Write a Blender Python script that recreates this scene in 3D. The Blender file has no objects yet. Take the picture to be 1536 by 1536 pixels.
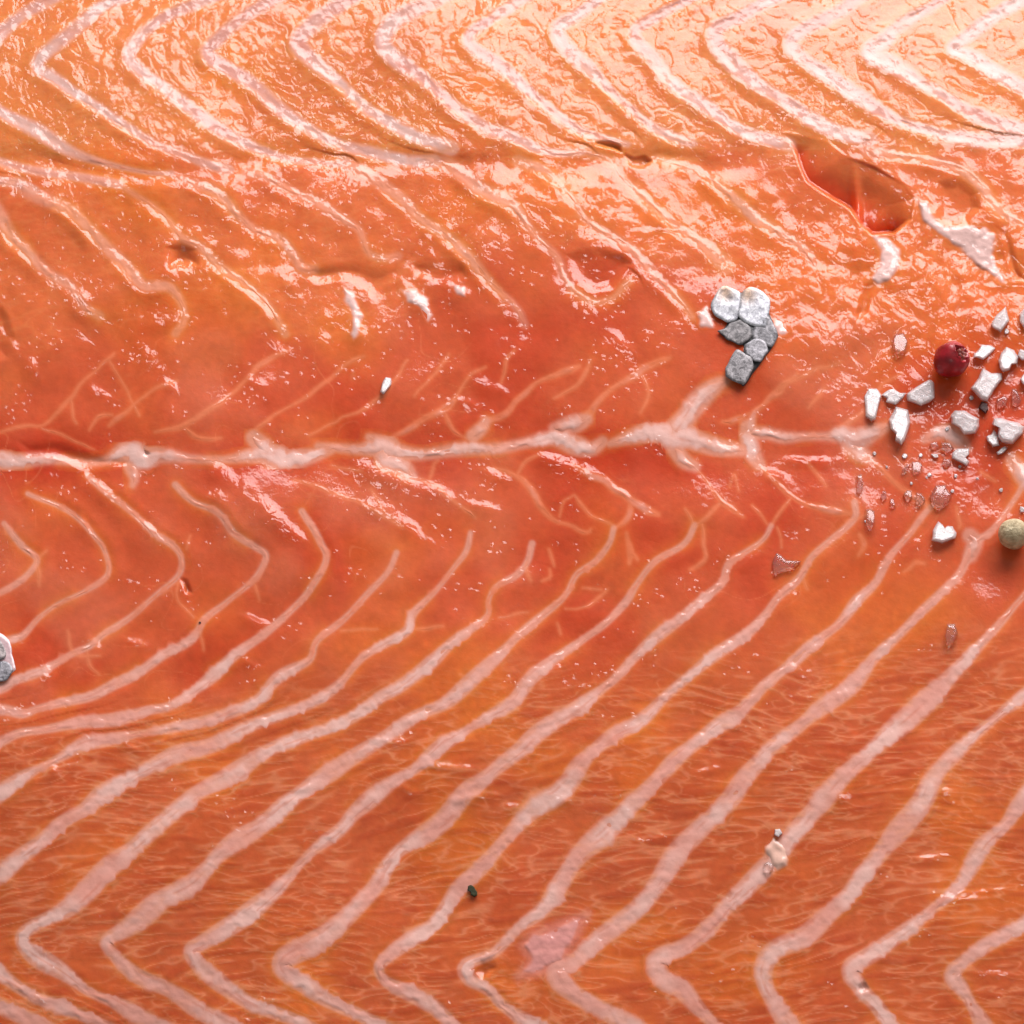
import bpy, bmesh, math, random
import numpy as np
from mathutils import Vector, Matrix

S = bpy.context.scene
C = S.collection
PX = 0.15 / 1536.0                      # one photograph pixel on the fillet, in metres

# ------------------------------------------------------------------ camera
TILT = math.radians(27.0)               # away from straight down
DIST = 0.50
HALF = 768 * PX / DIST                  # tan of half the field of view
cam_d = bpy.data.cameras.new('camera')
cam = bpy.data.objects.new('camera', cam_d); C.objects.link(cam)
CP = np.array([0.0, -DIST * math.sin(TILT), DIST * math.cos(TILT)])
cam.location = CP
cam.rotation_euler = (TILT, 0, 0)
cam_d.sensor_width = 36; cam_d.lens = 18 / HALF
cam_d.clip_start = 0.01; cam_d.clip_end = 20
cam_d.dof.use_dof = True
cam_d.dof.focus_distance = 0.497
cam_d.dof.aperture_fstop = 90
S.camera = cam

# ------------------------------------------------------------------ light
w = bpy.data.worlds.new('World'); S.world = w; w.use_nodes = True
w.node_tree.nodes['Background'].inputs[0].default_value = (1.0, 0.97, 0.95, 1)
w.node_tree.nodes['Background'].inputs[1].default_value = 0.22

def softbox(name, loc, size, power, col, target=(0, 0, 0)):
    l = bpy.data.lights.new(name, 'AREA'); l.shape = 'RECTANGLE'
    l.size, l.size_y = size; l.energy = power; l.color = col
    o = bpy.data.objects.new(name, l); C.objects.link(o)
    o.location = loc
    d = Vector(target) - Vector(loc)
    o.rotation_euler = d.to_track_quat('-Z', 'Y').to_euler()
    return o
def polar(deg, az, r):                  # angle from straight up, azimuth from +y towards +x
    a, b = math.radians(deg), math.radians(az)
    return (r * math.sin(a) * math.sin(b), r * math.sin(a) * math.cos(b), r * math.cos(a))
softbox('softbox_key', polar(58, 18, 0.95), (0.86, 0.56), 16.4, (1.0, 0.952, 0.962))
softbox('softbox_fill', polar(40, 205, 1.3), (0.5, 0.5), 1.2, (1.0, 0.96, 0.93))

S.view_settings.view_transform = 'Standard'
S.view_settings.look = 'None'
S.view_settings.exposure = 0.0
S.view_settings.gamma = 1.0
S.render.engine = 'CYCLES'
S.cycles.use_denoising = True
S.cycles.max_bounces = 8
S.cycles.sample_clamp_indirect = 4.0

# ------------------------------------------------------------------ pixel <-> place
ct, st = math.cos(TILT), math.sin(TILT)
def unproj(u, v, h):
    """pixel (u, v) on the horizontal level h (metres) -> x, y, z"""
    u = np.asarray(u, float); v = np.asarray(v, float); h = np.asarray(h, float)
    x = (u - 768) / 768 * HALF; y = -(v - 768) / 768 * HALF
    dx = x; dy = ct * y + st; dz = st * y - ct
    t = (h - CP[2]) / dz
    return np.stack([CP[0] + t * dx, CP[1] + t * dy, h + 0 * t], -1)

# ------------------------------------------------------------------ numpy noise
NT = 1024; TS = 1.8
def grf(seed, lx, ly=None, ang=0.0):
    """smooth periodic random field; lx, ly = smoothing lengths in pixels"""
    ly = lx if ly is None else ly
    r = np.random.RandomState(seed)
    f = np.fft.fft2(r.randn(NT, NT))
    k = np.fft.fftfreq(NT, TS) * 2 * math.pi
    KX, KY = np.meshgrid(k, k)
    a = math.radians(ang); ca, sa = math.cos(a), math.sin(a)
    A = KX * ca + KY * sa; B = -KX * sa + KY * ca
    f *= np.exp(-0.5 * ((A * lx) ** 2 + (B * ly) ** 2))
    g = np.fft.ifft2(f).real
    return ((g - g.mean()) / g.std()).astype(np.float32)
def samp(t, u, v):
    x = np.asarray(u, float) / TS; y = np.asarray(v, float) / TS
    x0 = np.floor(x).astype(int); y0 = np.floor(y).astype(int)
    fx = x - x0; fy = y - y0
    x0 %= NT; y0 %= NT; x1 = (x0 + 1) % NT; y1 = (y0 + 1) % NT
    return (t[y0, x0] * (1 - fx) + t[y0, x1] * fx) * (1 - fy) + (t[y1, x0] * (1 - fx) + t[y1, x1] * fx) * fy
def sm(a, b, x):
    t = np.clip((x - a) / (b - a), 0, 1); return t * t * (3 - 2 * t)
def lin(r, g, b):
    f = lambda c: (c / 255 / 12.92) if c < 10.3 else ((c / 255 + 0.055) / 1.055) ** 2.4
    return np.array([f(r), f(g), f(b)])

# ------------------------------------------------------------------ traced lines of fat (photograph pixels)
T = [  # upper row of chevrons
 [(75,0),(40,20),(0,52),(-45,90),(-50,112),(0,165),(60,200),(115,228),(190,253),(255,260)],
 [(180,0),(150,13),(110,45),(70,78),(57,95),(62,108),(85,122),(130,150),(180,185),(235,217),(290,238),(345,255)],
 [(305,0),(265,15),(225,42),(200,70),(192,88),(205,103),(240,128),(280,158),(320,188),(370,217),(430,237),(490,246),(520,243)],
 [(410,0),(370,22),(335,50),(315,70),(318,85),(345,105),(385,135),(430,172),(480,203),(530,222),(590,238),(650,243)],
 [(520,0),(490,22),(460,45),(447,65),(460,82),(490,110),(520,138),(550,165),(590,190),(640,213),(676,226)],
 [(652,0),(612,20),(585,37),(575,63),(592,87),(645,127),(685,163),(725,190),(765,203),(805,223),(835,230),(872,227)],
 [(779,0),(739,23),(705,50),(712,73),(752,103),(799,143),(832,170),(865,193),(905,205),(940,215)],
 [(899,0),(865,23),(835,43),(845,70),(879,100),(925,143),(965,177),(1005,200),(1040,212)],
 [(1022,3),(985,27),(957,43),(955,60),(979,87),(1002,117),(1024,138),(1064,163),(1107,193),(1157,212),(1184,218)],
 [(1154,0),(1114,23),(1074,43),(1074,63),(1097,90),(1137,127),(1181,157),(1224,182),(1264,200),(1307,208)],
 [(1284,0),(1244,27),(1197,53),(1191,73),(1224,103),(1271,133),(1317,163),(1364,187),(1424,203),(1491,213),(1560,212)],
 [(1407,0),(1364,27),(1324,60),(1307,77),(1344,97),(1387,127),(1437,157),(1491,183),(1536,197),(1600,212)],
 [(1524,0),(1484,27),(1447,57),(1430,72),(1457,83),(1491,107),(1536,133),(1610,175)],
 [(1640,0),(1600,25),(1562,58),(1560,76),(1600,105),(1660,140)],
]
T2 = [[(-60,225),(0,240),(50,253),(130,266),(175,275)], [(-60,262),(0,270),(30,275),(50,285)]]
M = [  # the wavy lines below the upper seam
 [(-20,290),(0,325),(15,355),(45,385),(75,410),(105,430),(125,460),(150,475)],
 [(30,275),(45,290),(75,303),(105,315),(130,340),(160,370),(185,395),(205,420),(218,431),(250,432),(268,448),(275,475),(263,500)],
 [(175,275),(200,292),(225,308),(250,333),(270,358),(300,370),(330,400),(360,420),(385,440),(410,465),(430,500)],
 [(255,262),(285,275),(325,290),(355,318),(385,345),(420,360),(440,380),(455,400),(472,404)],
 [(370,258),(400,265),(440,288),(480,305),(512,327),(539,345),(552,377),(575,388),(597,386)],
 [(512,247),(539,257),(579,283),(609,303),(635,327),(665,347),(692,370),(712,393),(739,427),(772,460),(785,487)],
 [(662,247),(699,267),(725,287),(759,303),(779,327),(799,353),(832,383),(845,410),(865,437),(889,453),(919,447),(945,420)],
 [(779,243),(819,257),(845,280),(865,307),(875,327),(905,347),(942,370),(962,390),(989,417),(1024,450),(1040,475)],
 [(879,227),(912,237),(935,267),(969,297),(995,320),(1024,343),(1051,360),(1074,383),(1091,400)],
 [(985,238),(1024,250),(1054,257),(1084,283),(1107,303),(1134,323),(1174,353),(1211,383),(1225,398)],
 [(1300,225),(1357,233),(1424,247),(1467,273),(1487,300),(1507,320),(1540,335)],
]
B = [  # long diagonal lines, bottom ones turning at an apex
 [(10,785),(37,819),(58,842),(30,872),(0,892),(-50,915)],
 [(43,742),(90,762),(117,779),(140,802),(157,825),(163,859),(130,882),(93,905),(63,929),(37,952),(13,959),(-60,985)],
 [(133,712),(160,739),(193,765),(230,799),(263,825),(270,849),(260,870),(227,899),(187,929),(153,949),(130,972),(93,992),(53,1012),(20,1022),(0,1034),(-60,1050)],
 [(263,725),(290,752),(327,772),(353,802),(383,822),(400,832),(397,849),(377,875),(340,902),(307,925),(290,955),(250,979),(207,1009),(180,1024),(133,1044),(93,1054),(60,1061),(33,1071),(0,1067),(-60,1072)],
 [(453,765),(477,812),(490,839),(477,872),(447,909),(400,949),(353,985),(307,1019),(263,1054),(227,1067),(187,1079),(143,1082),(100,1089),(40,1097),(0,1111),(-60,1135)],
 [(594,832),(582,859),(549,895),(512,935),(480,962),(463,992),(417,1019),(383,1054),(333,1071),(277,1084),(213,1102),(143,1114),(93,1137),(43,1164),(0,1191),(-60,1225)],
 [(705,802),(699,829),(682,852),(655,885),(622,915),(609,945),(579,965),(545,989),(512,1022),(467,1054),(417,1074),(360,1094),(313,1114),(260,1134),(200,1167),(153,1191),(127,1211),(80,1241),(47,1271),(20,1294),(0,1314),(-50,1355)],
 [(802,815),(795,839),(775,862),(742,879),(729,902),(725,925),(689,955),(652,985),(602,1027),(572,1044),(539,1067),(512,1081),(460,1101),(400,1127),(360,1157),(307,1184),(267,1214),(207,1264),(160,1301),(133,1331),(97,1364),(53,1387),(33,1404),(43,1424),(83,1447),(127,1481),(173,1504),(227,1535),(300,1575)],
 [(919,792),(912,819),(892,845),(865,862),(849,889),(815,919),(782,949),(745,985),(712,1015),(672,1054),(622,1077),(579,1104),(539,1131),(512,1147),(467,1177),(433,1207),(393,1237),(340,1271),(310,1301),(280,1331),(240,1357),(200,1387),(161,1414),(173,1434),(207,1461),(253,1487),(293,1514),(330,1533),(400,1570)],
 [(1037,790),(1022,815),(982,839),(955,875),(939,902),(905,932),(865,965),(829,989),(795,1019),(765,1054),(719,1084),(672,1114),(625,1147),(585,1177),(532,1224),(512,1244),(467,1277),(433,1317),(393,1351),(353,1384),(307,1414),(290,1427),(300,1447),(333,1477),(373,1504),(420,1524),(500,1560)],
 [(1157,789),(1141,812),(1097,839),(1084,872),(1057,899),(1024,925),(979,962),(939,999),(912,1025),(865,1064),(812,1097),(779,1127),(745,1154),(699,1187),(662,1231),(622,1264),(585,1297),(559,1337),(512,1380),(467,1414),(428,1441),(433,1461),(467,1487),(512,1511),(545,1524),(620,1565)],
 [(1281,752),(1281,775),(1244,805),(1221,832),(1201,865),(1167,895),(1144,925),(1104,959),(1064,989),(1018,1028),(959,1081),(912,1111),(872,1144),(845,1181),(799,1214),(765,1247),(739,1281),(712,1311),(689,1334),(652,1384),(612,1414),(572,1444),(579,1467),(622,1494),(662,1521),(720,1565)],
 [(1397,765),(1371,795),(1337,829),(1317,872),(1284,899),(1257,935),(1217,965),(1191,992),(1157,1024),(1117,1064),(1064,1097),(1024,1130),(979,1177),(945,1214),(905,1254),(872,1284),(845,1321),(812,1364),(772,1397),(739,1431),(700,1448),(705,1466),(739,1487),(765,1517),(850,1570)],
 [(1536,715),(1521,752),(1491,795),(1461,819),(1441,859),(1411,892),(1377,922),(1344,959),(1311,989),(1280,1026),(1237,1061),(1197,1094),(1157,1127),(1117,1167),(1084,1214),(1044,1251),(1010,1290),(972,1344),(932,1381),(892,1414),(859,1444),(836,1457),(852,1481),(892,1504),(925,1527),(985,1570)],
 [(1600,820),(1536,895),(1497,935),(1464,969),(1437,999),(1414,1026),(1374,1067),(1331,1101),(1297,1134),(1264,1167),(1231,1204),(1191,1247),(1164,1284),(1117,1331),(1071,1381),(1024,1421),(992,1433),(984,1448),(995,1471),(1024,1484),(1051,1514),(1100,1570)],
 [(1620,960),(1536,1044),(1504,1067),(1467,1097),(1431,1137),(1397,1177),(1364,1224),(1324,1271),(1297,1311),(1257,1354),(1211,1401),(1164,1427),(1144,1451),(1147,1477),(1164,1507),(1184,1536),(1210,1570)],
 [(1640,1070),(1536,1197),(1511,1231),(1477,1264),(1451,1307),(1417,1347),(1377,1384),(1324,1424),(1278,1454),(1291,1481),(1311,1507),(1334,1536),(1370,1570)],
 [(1640,1310),(1536,1387),(1491,1417),(1431,1457),(1447,1487),(1467,1521),(1490,1560)],
 [(1660,1420),(1575,1465),(1600,1500),(1630,1540)],
 [(-60,1425),(0,1461),(40,1487),(87,1511),(140,1531),(200,1560)],
 [(-60,1480),(0,1511),(40,1527),(100,1560)],
]
V = [  # thin veins of connective tissue round the central seam: points, half width
 ([(0,650),(37,639),(63,635),(107,599),(120,575),(147,555),(173,529)],1.7), ([(60,640),(103,655),(143,672)],1.3), ([(107,599),(110,622),(118,634)],1.0),
 ([(165,640),(203,602),(230,582),(267,569)],1.9), ([(167,539),(183,572),(200,602)],1.3), ([(200,602),(207,618)],1.8), ([(138,645),(148,626),(170,622)],1.2),
 ([(233,645),(273,639),(310,612),(353,585),(387,549),(433,525)],1.8), ([(273,639),(300,655),(330,656)],1.3),
 ([(380,648),(407,625),(443,605),(480,575),(512,549),(545,532)],1.5), ([(465,655),(500,635),(512,625),(542,615),(575,592),(595,565),(610,540)],1.6),
 ([(622,592),(652,559),(675,532)],1.3), ([(579,659),(605,645),(645,622),(672,605),(699,572),(725,552)],2.6), ([(664,615),(680,640),(700,655)],1.2),
 ([(752,575),(760,545),(772,525)],1.0), ([(712,652),(729,635),(765,615),(779,599),(805,575),(835,562),(870,548)],3.0),
 ([(832,645),(872,629),(899,602),(932,575),(969,552),(1005,539)],3.6), ([(885,540),(870,575),(830,600)],1.2),
 ([(965,560),(972,590),(960,620)],1.0), ([(1124,659),(1127,625),(1151,599),(1177,579),(1197,562)],5.0), ([(1177,579),(1215,560),(1260,548)],1.4),
 ([(1085,632),(1105,630),(1125,620)],2.0), ([(1241,657),(1277,632),(1301,612),(1324,579),(1350,560)],2.4), ([(1215,610),(1240,580)],1.0),
 ([(440,722),(475,727),(500,742),(555,762),(600,790)],2.0), ([(602,712),(645,729),(679,752),(712,779)],2.4), ([(645,729),(652,700),(660,688)],1.3),
 ([(742,702),(779,715),(802,742),(822,772),(862,795),(879,799),(883,795)],2.6), ([(779,715),(790,695),(812,682)],1.5), ([(842,775),(848,752),(860,742)],1.1),
 ([(862,695),(905,722),(942,749),(989,772)],3.0), ([(862,742),(885,772),(919,789)],2.4), ([(919,792),(942,779),(947,750)],2.4), ([(940,800),(945,825),(942,845)],3.2), ([(945,825),(953,840)],2.0),
 ([(1041,699),(1061,725),(1084,752),(1111,775)],2.4), ([(1084,752),(1054,782),(1037,792)],1.6), ([(1050,785),(1054,812),(1057,842),(1035,855)],1.6), ([(1028,765),(1037,792)],1.2),
 ([(1124,672),(1134,692),(1164,719),(1191,742),(1224,759),(1274,769)],4.5), ([(1191,742),(1177,762),(1157,789)],2.4), ([(1167,792),(1171,822)],1.8), ([(1130,755),(1150,785)],1.6),
 ([(1097,730),(1104,712),(1110,735)],1.2), ([(1211,692),(1237,729)],1.6), ([(1301,685),(1337,719),(1374,745),(1395,765)],3.2), ([(1470,705),(1488,722)],2.4),
 ([(1291,800),(1297,815),(1291,832)],2.2), ([(1435,762),(1440,785),(1437,795)],1.4),
 ([(10,785),(14,800)],1.0), ([(58,842),(72,826)],1.6), ([(58,842),(61,880)],1.2), ([(277,825),(285,805)],1.2), ([(266,872),(270,900),(288,925)],1.5),
 ([(297,930),(300,955),(305,975)],1.4), ([(383,872),(390,900)],1.0), ([(130,972),(135,1000),(150,1010)],1.4), ([(100,950),(110,985),(150,985)],1.0),
 ([(793,842),(790,860),(793,872)],1.6), ([(825,825),(833,848)],1.6), ([(828,852),(828,865),(812,872)],1.2), ([(875,880),(900,885)],1.0), ([(745,928),(790,921)],1.0),
 ([(622,945),(665,940)],1.6), ([(512,948),(565,942)],1.2), ([(832,935),(838,950)],1.2), ([(845,910),(880,905),(910,885)],1.2), ([(1205,870),(1212,885)],1.5),
 ([(1270,780),(1305,770)],1.0), ([(690,1010),(700,1016)],1.2), ([(1355,860),(1372,845),(1390,845)],3.0),
 ([(555,735),(575,770)],1.0), ([(500,700),(540,708)],1.0),
]
W = [  # thick white streaks of the central seam: (x, y, half width)
 [(-60,688,10),(0,690,12),(30,693,9),(80,690,4.5),(130,692,2.5),(165,688,4),(195,678,14),(215,688,17),(240,682,9),(285,686,3.5),(340,690,2.6),(375,683,8),(400,680,14),(430,690,15),(470,685,8),(500,675,4)],
 [(200,700,9),(203,718,4),(200,728,1.5)],
 [(380,655,8),(395,672,12),(410,690,12)],
 [(480,672,3),(540,674,5),(575,668,15),(600,678,9),(640,680,5),(700,672,7),(740,672,5),(790,665,5),(830,658,9),(860,668,12),(885,672,8),(905,660,5)],
 [(575,668,10),(580,690,12),(605,700,10),(620,715,5)], [(555,655,3),(575,664,8)],
 [(712,652,7),(725,640,6),(730,630,3)], [(830,645,6),(860,635,11),(880,628,5)],
 [(915,663,2),(945,655,7),(975,648,14),(1005,650,20),(1040,658,13),(1080,668,10),(1116,676,5)],
 [(1005,655,18),(1030,625,12),(1052,600,13),(1075,580,9),(1092,570,3)],
 [(1010,672,9),(1024,690,8),(1041,699,5)],
 [(1120,640,7),(1123,660,10),(1130,680,9),(1140,695,6)], [(1120,650,8),(1150,650,6),(1175,656,6),(1205,656,3.2),(1240,655,3.5),(1265,652,10),(1285,660,15),(1310,650,9),(1330,642,3)],
 [(1275,668,10),(1290,680,10),(1305,690,4)],
 [(1385,660,3),(1420,648,9),(1440,662,9),(1450,672,4)],
 [(1518,690,6),(1528,705,9),(1536,720,9),(1570,760,6)],
 [(1455,805,8),(1462,815,9),(1455,835,7)],
]
# sheets of silverskin and torn membrane: outline polygons
MEMB = [
 [(1301,353),(1330,356),(1352,372),(1354,400),(1335,418),(1318,430),(1306,420),(1318,395),(1322,378)],
 [(1372,300),(1392,298),(1402,325),(1420,338),(1478,340),(1492,352),(1490,380),(1512,425),(1500,424),(1468,398),(1440,376),(1412,352),(1384,332)],
 [(785,1420),(800,1402),(845,1385),(880,1372),(868,1395),(842,1440),(812,1458),(778,1466),(800,1440)],
 [(512,432),(530,440),(545,475),(540,500),(530,512),(524,500),(530,478),(516,455)],
 [(600,430),(622,436),(642,448),(650,472),(640,484),(628,462),(610,456)],
 [(680,425),(702,430),(700,448),(684,446)],
 [(1046,470),(1062,458),(1072,478),(1070,492),(1050,494)],
 [(1158,472),(1175,478),(1186,494),(1170,506),(1160,492)],
]
LUMP = [[(1148,1268),(1160,1252),(1172,1262),(1184,1276),(1180,1300),(1166,1306),(1150,1296)]]

# ------------------------------------------------------------------ curve helpers
def smooth_line(pts, step=2.5, ext=0):
    p = np.array(pts, float)
    if ext:
        a = p[0] - p[1]; a[2:] = 0; p = np.vstack([p[0] + a / np.hypot(a[0], a[1]) * ext, p])
    q = np.vstack([2 * p[0] - p[1], p, 2 * p[-1] - p[-2]])
    out = []
    for i in range(1, len(q) - 2):
        p0, p1, p2, p3 = q[i - 1], q[i], q[i + 1], q[i + 2]
        n = max(2, int(np.hypot(*(p2 - p1)[:2]) / step))
        t = np.linspace(0, 1, n, endpoint=False)[:, None]
        out.append(0.5 * ((2 * p1) + (p2 - p0) * t + (2 * p0 - 5 * p1 + 4 * p2 - p3) * t ** 2 + (3 * p1 - p0 - 3 * p2 + p3) * t ** 3))
    out.append(q[-2][None])
    return np.vstack(out)

n_w1 = grf(11, 16); n_w2 = grf(12, 4.5); n_jit = grf(13, 22); n_w3 = grf(14, 40)
LINES = []       # dict: pts (n,2), w (n), kind, pale
def add_line(pts, kind, wfun, ext=0):
    c = smooth_line(pts, ext=ext)
    xy = c[:, :2]
    # small hand-drawn wobble
    k = {'T': 2.2, 'M': 2.5, 'B': 3.0, 'V': 2.5, 'W': 2.0}[kind]
    xy = xy + np.stack([samp(n_jit, xy[:, 0], xy[:, 1]), samp(n_jit, xy[:, 0] + 500, xy[:, 1] + 300)], -1) * k * 0.6
    if kind == 'V': xy = xy + np.stack([samp(n_jit, xy[:, 0] * 3, xy[:, 1] * 3), samp(n_jit, xy[:, 0] * 3 + 50, xy[:, 1] * 3 + 90)], -1) * 1.1
    wd = c[:, 2] if c.shape[1] > 2 else wfun(xy)
    s = np.concatenate([[0], np.cumsum(np.hypot(*np.diff(xy, axis=0).T))])
    LINES.append(dict(xy=xy, w=wd, kind=kind, s=s))
for l in T:  add_line(l, 'T', lambda p: 8.0 + 3.0 * np.exp(-((p[:, 1] - 80) / 45) ** 2) * 1 - 3.0 * sm(195, 245, p[:, 1]) + 1.4 * samp(n_w3, p[:, 0], p[:, 1]), ext=90)
for l in T2: add_line(l, 'T', lambda p: 5.0 + 0 * p[:, 0])
for l in M:  add_line(l, 'M', lambda p: np.clip(5.2 + 2.0 * samp(n_w3, p[:, 0], p[:, 1]) - 2.6 * sm(380, 470, p[:, 1]), 1.8, 9))
def wB(p):
    y = p[:, 1]; x = p[:, 0]
    yy = y + 0.10 * (x - 600)
    b = 2.7 + 2.8 * sm(860, 980, yy) + 4.9 * sm(960, 1180, yy)
    b = b * (1.05 + 0.20 * samp(n_w3, x * 1.3, y * 1.3) + 0.10 * samp(n_w1, x, y))
    return np.clip(b, 1.7, 16)
for l in B:  add_line(l, 'B', wB)
for l, hw in V: add_line(l, 'V', lambda p, hw=hw: hw * np.clip(1 + 0.42 * samp(n_w1, p[:, 0], p[:, 1]), 0.35, 2.2) * (0.35 + 0.65 * np.minimum(1, np.minimum(np.arange(len(p)), np.arange(len(p))[::-1]) / 6.0)))
for l in W:  add_line(l, 'W', None)

# ------------------------------------------------------------------ the height and colour of the flesh
core = np.arange(-36, 1573, 1.72)
g = 3.0 * 1.09 ** np.arange(34); g = np.cumsum(g)
ax_u = np.concatenate([(core[0] - g)[::-1], core, core[-1] + g]); ax_v = ax_u.copy()
U, VV = np.meshgrid(ax_u, ax_v)
shape = U.shape
def window(xy, r):
    i0, i1 = np.searchsorted(ax_u, [xy[:, 0].min() - r, xy[:, 0].max() + r])
    j0, j1 = np.searchsorted(ax_v, [xy[:, 1].min() - r, xy[:, 1].max() + r])
    return slice(j0, max(j1, j0 + 1)), slice(i0, max(i1, i0 + 1))
BIG = 1e3
dist = {k: np.full(shape, BIG, np.float32) for k in 'TMBVW'}    # distance from the edge of the nearest line
tapr = {k: np.zeros(shape, np.float32) for k in 'TMB'}
sgn = {k: np.zeros(shape, np.float32) for k in 'TMB'}           # signed distance from the centre line, + is below / left
for L in LINES:
    k = L['kind']; R = 70 if k in 'TMB' else 14
    xy, wd = L['xy'], L['w']
    stp = 2
    idx = list(range(0, len(xy) - 1, stp))
    for i in idx:
        j = min(i + stp, len(xy) - 1)
        a, b = xy[i], xy[j]
        rr = R
        sl = window(np.array([a, b]), rr)
        uu = U[sl]; vv = VV[sl]
        ab = b - a; l2 = max(ab @ ab, 1e-6)
        t = np.clip(((uu - a[0]) * ab[0] + (vv - a[1]) * ab[1]) / l2, 0, 1)
        dx = uu - a[0] - t * ab[0]; dy = vv - a[1] - t * ab[1]
        d = np.sqrt(dx * dx + dy * dy)
        e = d - (wd[i] + (wd[j] - wd[i]) * t)
        D = dist[k][sl]
        m = e < D
        D[m] = e[m]
        if k in sgn:
            side = np.sign(ab[0] * dy - ab[1] * dx)
            sg = sgn[k][sl]; sg[m] = (side * d)[m]
            tp = tapr[k][sl]; tp[m] = np.clip(min(L['s'][i], L['s'][-1] - L['s'][j]) / 45.0, 0, 1)
# which side is "below": lines of T and M run to the right (below = +), B lines run to the left (flip)
sgn['B'] *= -1

def inside(poly, uu, vv):
    """signed distance to a polygon, + inside"""
    p = np.array(poly, float); n = len(p)
    dmin = np.full(uu.shape, 1e6); ins = np.zeros(uu.shape, bool)
    for i in range(n):
        a, b = p[i], p[(i + 1) % n]
        ab = b - a; l2 = max(ab @ ab, 1e-6)
        t = np.clip(((uu - a[0]) * ab[0] + (vv - a[1]) * ab[1]) / l2, 0, 1)
        dmin = np.minimum(dmin, np.hypot(uu - a[0] - t * ab[0], vv - a[1] - t * ab[1]))
        if a[1] != b[1]:
            c = ((a[1] > vv) != (b[1] > vv)) & (uu < (b[0] - a[0]) * (vv - a[1]) / (b[1] - a[1]) + a[0])
            ins ^= c
    return np.where(ins, dmin, -dmin)
def dline(pts, uu, vv):
    d = np.full(uu.shape, 1e6)
    p = np.array(pts, float)
    for a, b in zip(p[:-1], p[1:]):
        ab = b - a; l2 = ab @ ab
        t = np.clip(((uu - a[0]) * ab[0] + (vv - a[1]) * ab[1]) / l2, 0, 1)
        d = np.minimum(d, np.hypot(uu - a[0] - t * ab[0], vv - a[1] - t * ab[1]))
    return d

N = {i: grf(100 + i, s) for i, s in {0: 120, 1: 45, 2: 18, 3: 7.5, 4: 4.2, 5: 2.6}.items()}
def ns(i, du=0, dv=0): return samp(N[i], U + du, VV + dv)
wx = ns(1, 300, 0) * 9 + ns(2, 77, 200) * 3; wy = ns(1, 0, 700) * 9 + ns(2, 900, 20) * 3

zone_top = 1 - sm(205, 262, VV + 14 * ns(1))
zone_mid1 = sm(205, 262, VV + 14 * ns(1)) * (1 - sm(430, 520, VV + 40 * ns(0)))
zone_c = sm(430, 520, VV + 40 * ns(0)) * (1 - sm(930, 1080, VV + 0.12 * (U - 700) + 25 * ns(1)))
zone_bot = sm(930, 1080, VV + 0.12 * (U - 700) + 25 * ns(1))
right_mid = sm(1050, 1250, U) * sm(250, 420, VV) * (1 - sm(520, 620, VV))

H = np.zeros(shape)
# broad swell of the fillet
H += 3.0 * ns(0) + 1.3 * ns(1)
H -= 0.5 * 0.00034 * np.clip(330 - VV, 0, 420) ** 2          # the back of the fillet curves down and away
H -= 0.5 * 0.00010 * np.clip(VV - 950, 0, 700) ** 2
H += -3.0 * np.exp(-((VV - 690 - 6 * ns(1)) / 42) ** 2) * (1 - 0.5 * sm(1200, 1400, U))       # trough of the central seam
H += -3.5 * np.exp(-((VV - 250 - 8 * ns(1)) / 16) ** 2) * (1 - sm(1050, 1180, U))             # trough of the upper seam
# shingled steps at the lines: the flesh below a line stands higher than the line
def shingle(k, A, rise, fall, groove):
    s = sgn[k]; d = np.where(dist[k] < 900, s, 0)
    up = np.where(d > 0, sm(0, rise, d) * np.exp(-np.maximum(d - rise, 0) / fall), 0)
    gr = -groove * np.exp(-(d / 9.0) ** 2)
    return np.where(dist[k] < 900, (A * up + gr) * (1 - sm(14, 33, np.abs(d))) * sm(0, 1, tapr[k]), 0)
ampM = np.clip(0.62 + 0.35 * ns(1, 50, 50) + 0.35 * ns(2, 150, 50), 0.05, 1.6)
H += shingle('T', 2.2, 11, 20, 0.9) * (zone_top * 0.9 + 0.1)
H += shingle('M', 1.9 * ampM, 14, 22, 0.5)
H += shingle('B', 0.7, 16, 26, 0.4)
# wrinkled wet skin of the cut
film_step = shingle('M', 2.6 * ampM, 12, 18, 0.5) + 0.5 * shingle('T', 2.0, 10, 16, 0.3) * zone_top
wr = samp(N[3], U + wx, VV + wy); wr2 = samp(N[4], U + wy, VV + wx); wr3 = samp(N[5], U, VV)
crk = -np.exp(-(wr / 0.20) ** 2)
crk2 = -np.exp(-(wr2 / 0.22) ** 2)
patch = sm(-0.3, 0.9, ns(1, 410, 90) + 0.6 * ns(2, 20, 600))
F = film_step.copy()                     # thickness of the film of moisture: only the wet gloss follows it
tr = sm(500, 1250, U)
H += zone_top * (0.16 + 0.0 * tr) * (wr + crk)
F += zone_top * ((0.50 - 0.24 * tr) * wr + 0.50 * crk + (0.40 - 0.15 * tr) * crk2 + (0.30 - 0.2 * tr) * wr2)
H += zone_mid1 * (0.26 * wr + 0.9 * ns(2))
F += zone_mid1 * (0.26 * wr + 0.45 * wr * patch + 0.75 * crk * patch + 0.45 * wr2 * patch + 0.2 * crk2)
H += right_mid * (0.15 * wr + 1.5 * ns(2, 50, 5))
F += right_mid * (0.45 * wr + 0.55 * crk + 0.35 * wr2 + 0.3 * crk2)
calm = zone_c * (1 - right_mid)
H += calm * (0.9 * ns(2) + 0.10 * wr)
wet = np.exp(-((U - 1440) / 150) ** 2 - ((VV - 610) / 170) ** 2)
H += wet * 1.2 * ns(2, 313, 20)
F += wet * (0.55 * wr + 0.45 * crk + 0.40 * wr2 * patch + 0.3 * crk2)
grain = 0.75 * wr2 + 0.55 * wr + 0.5 * crk2
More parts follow.
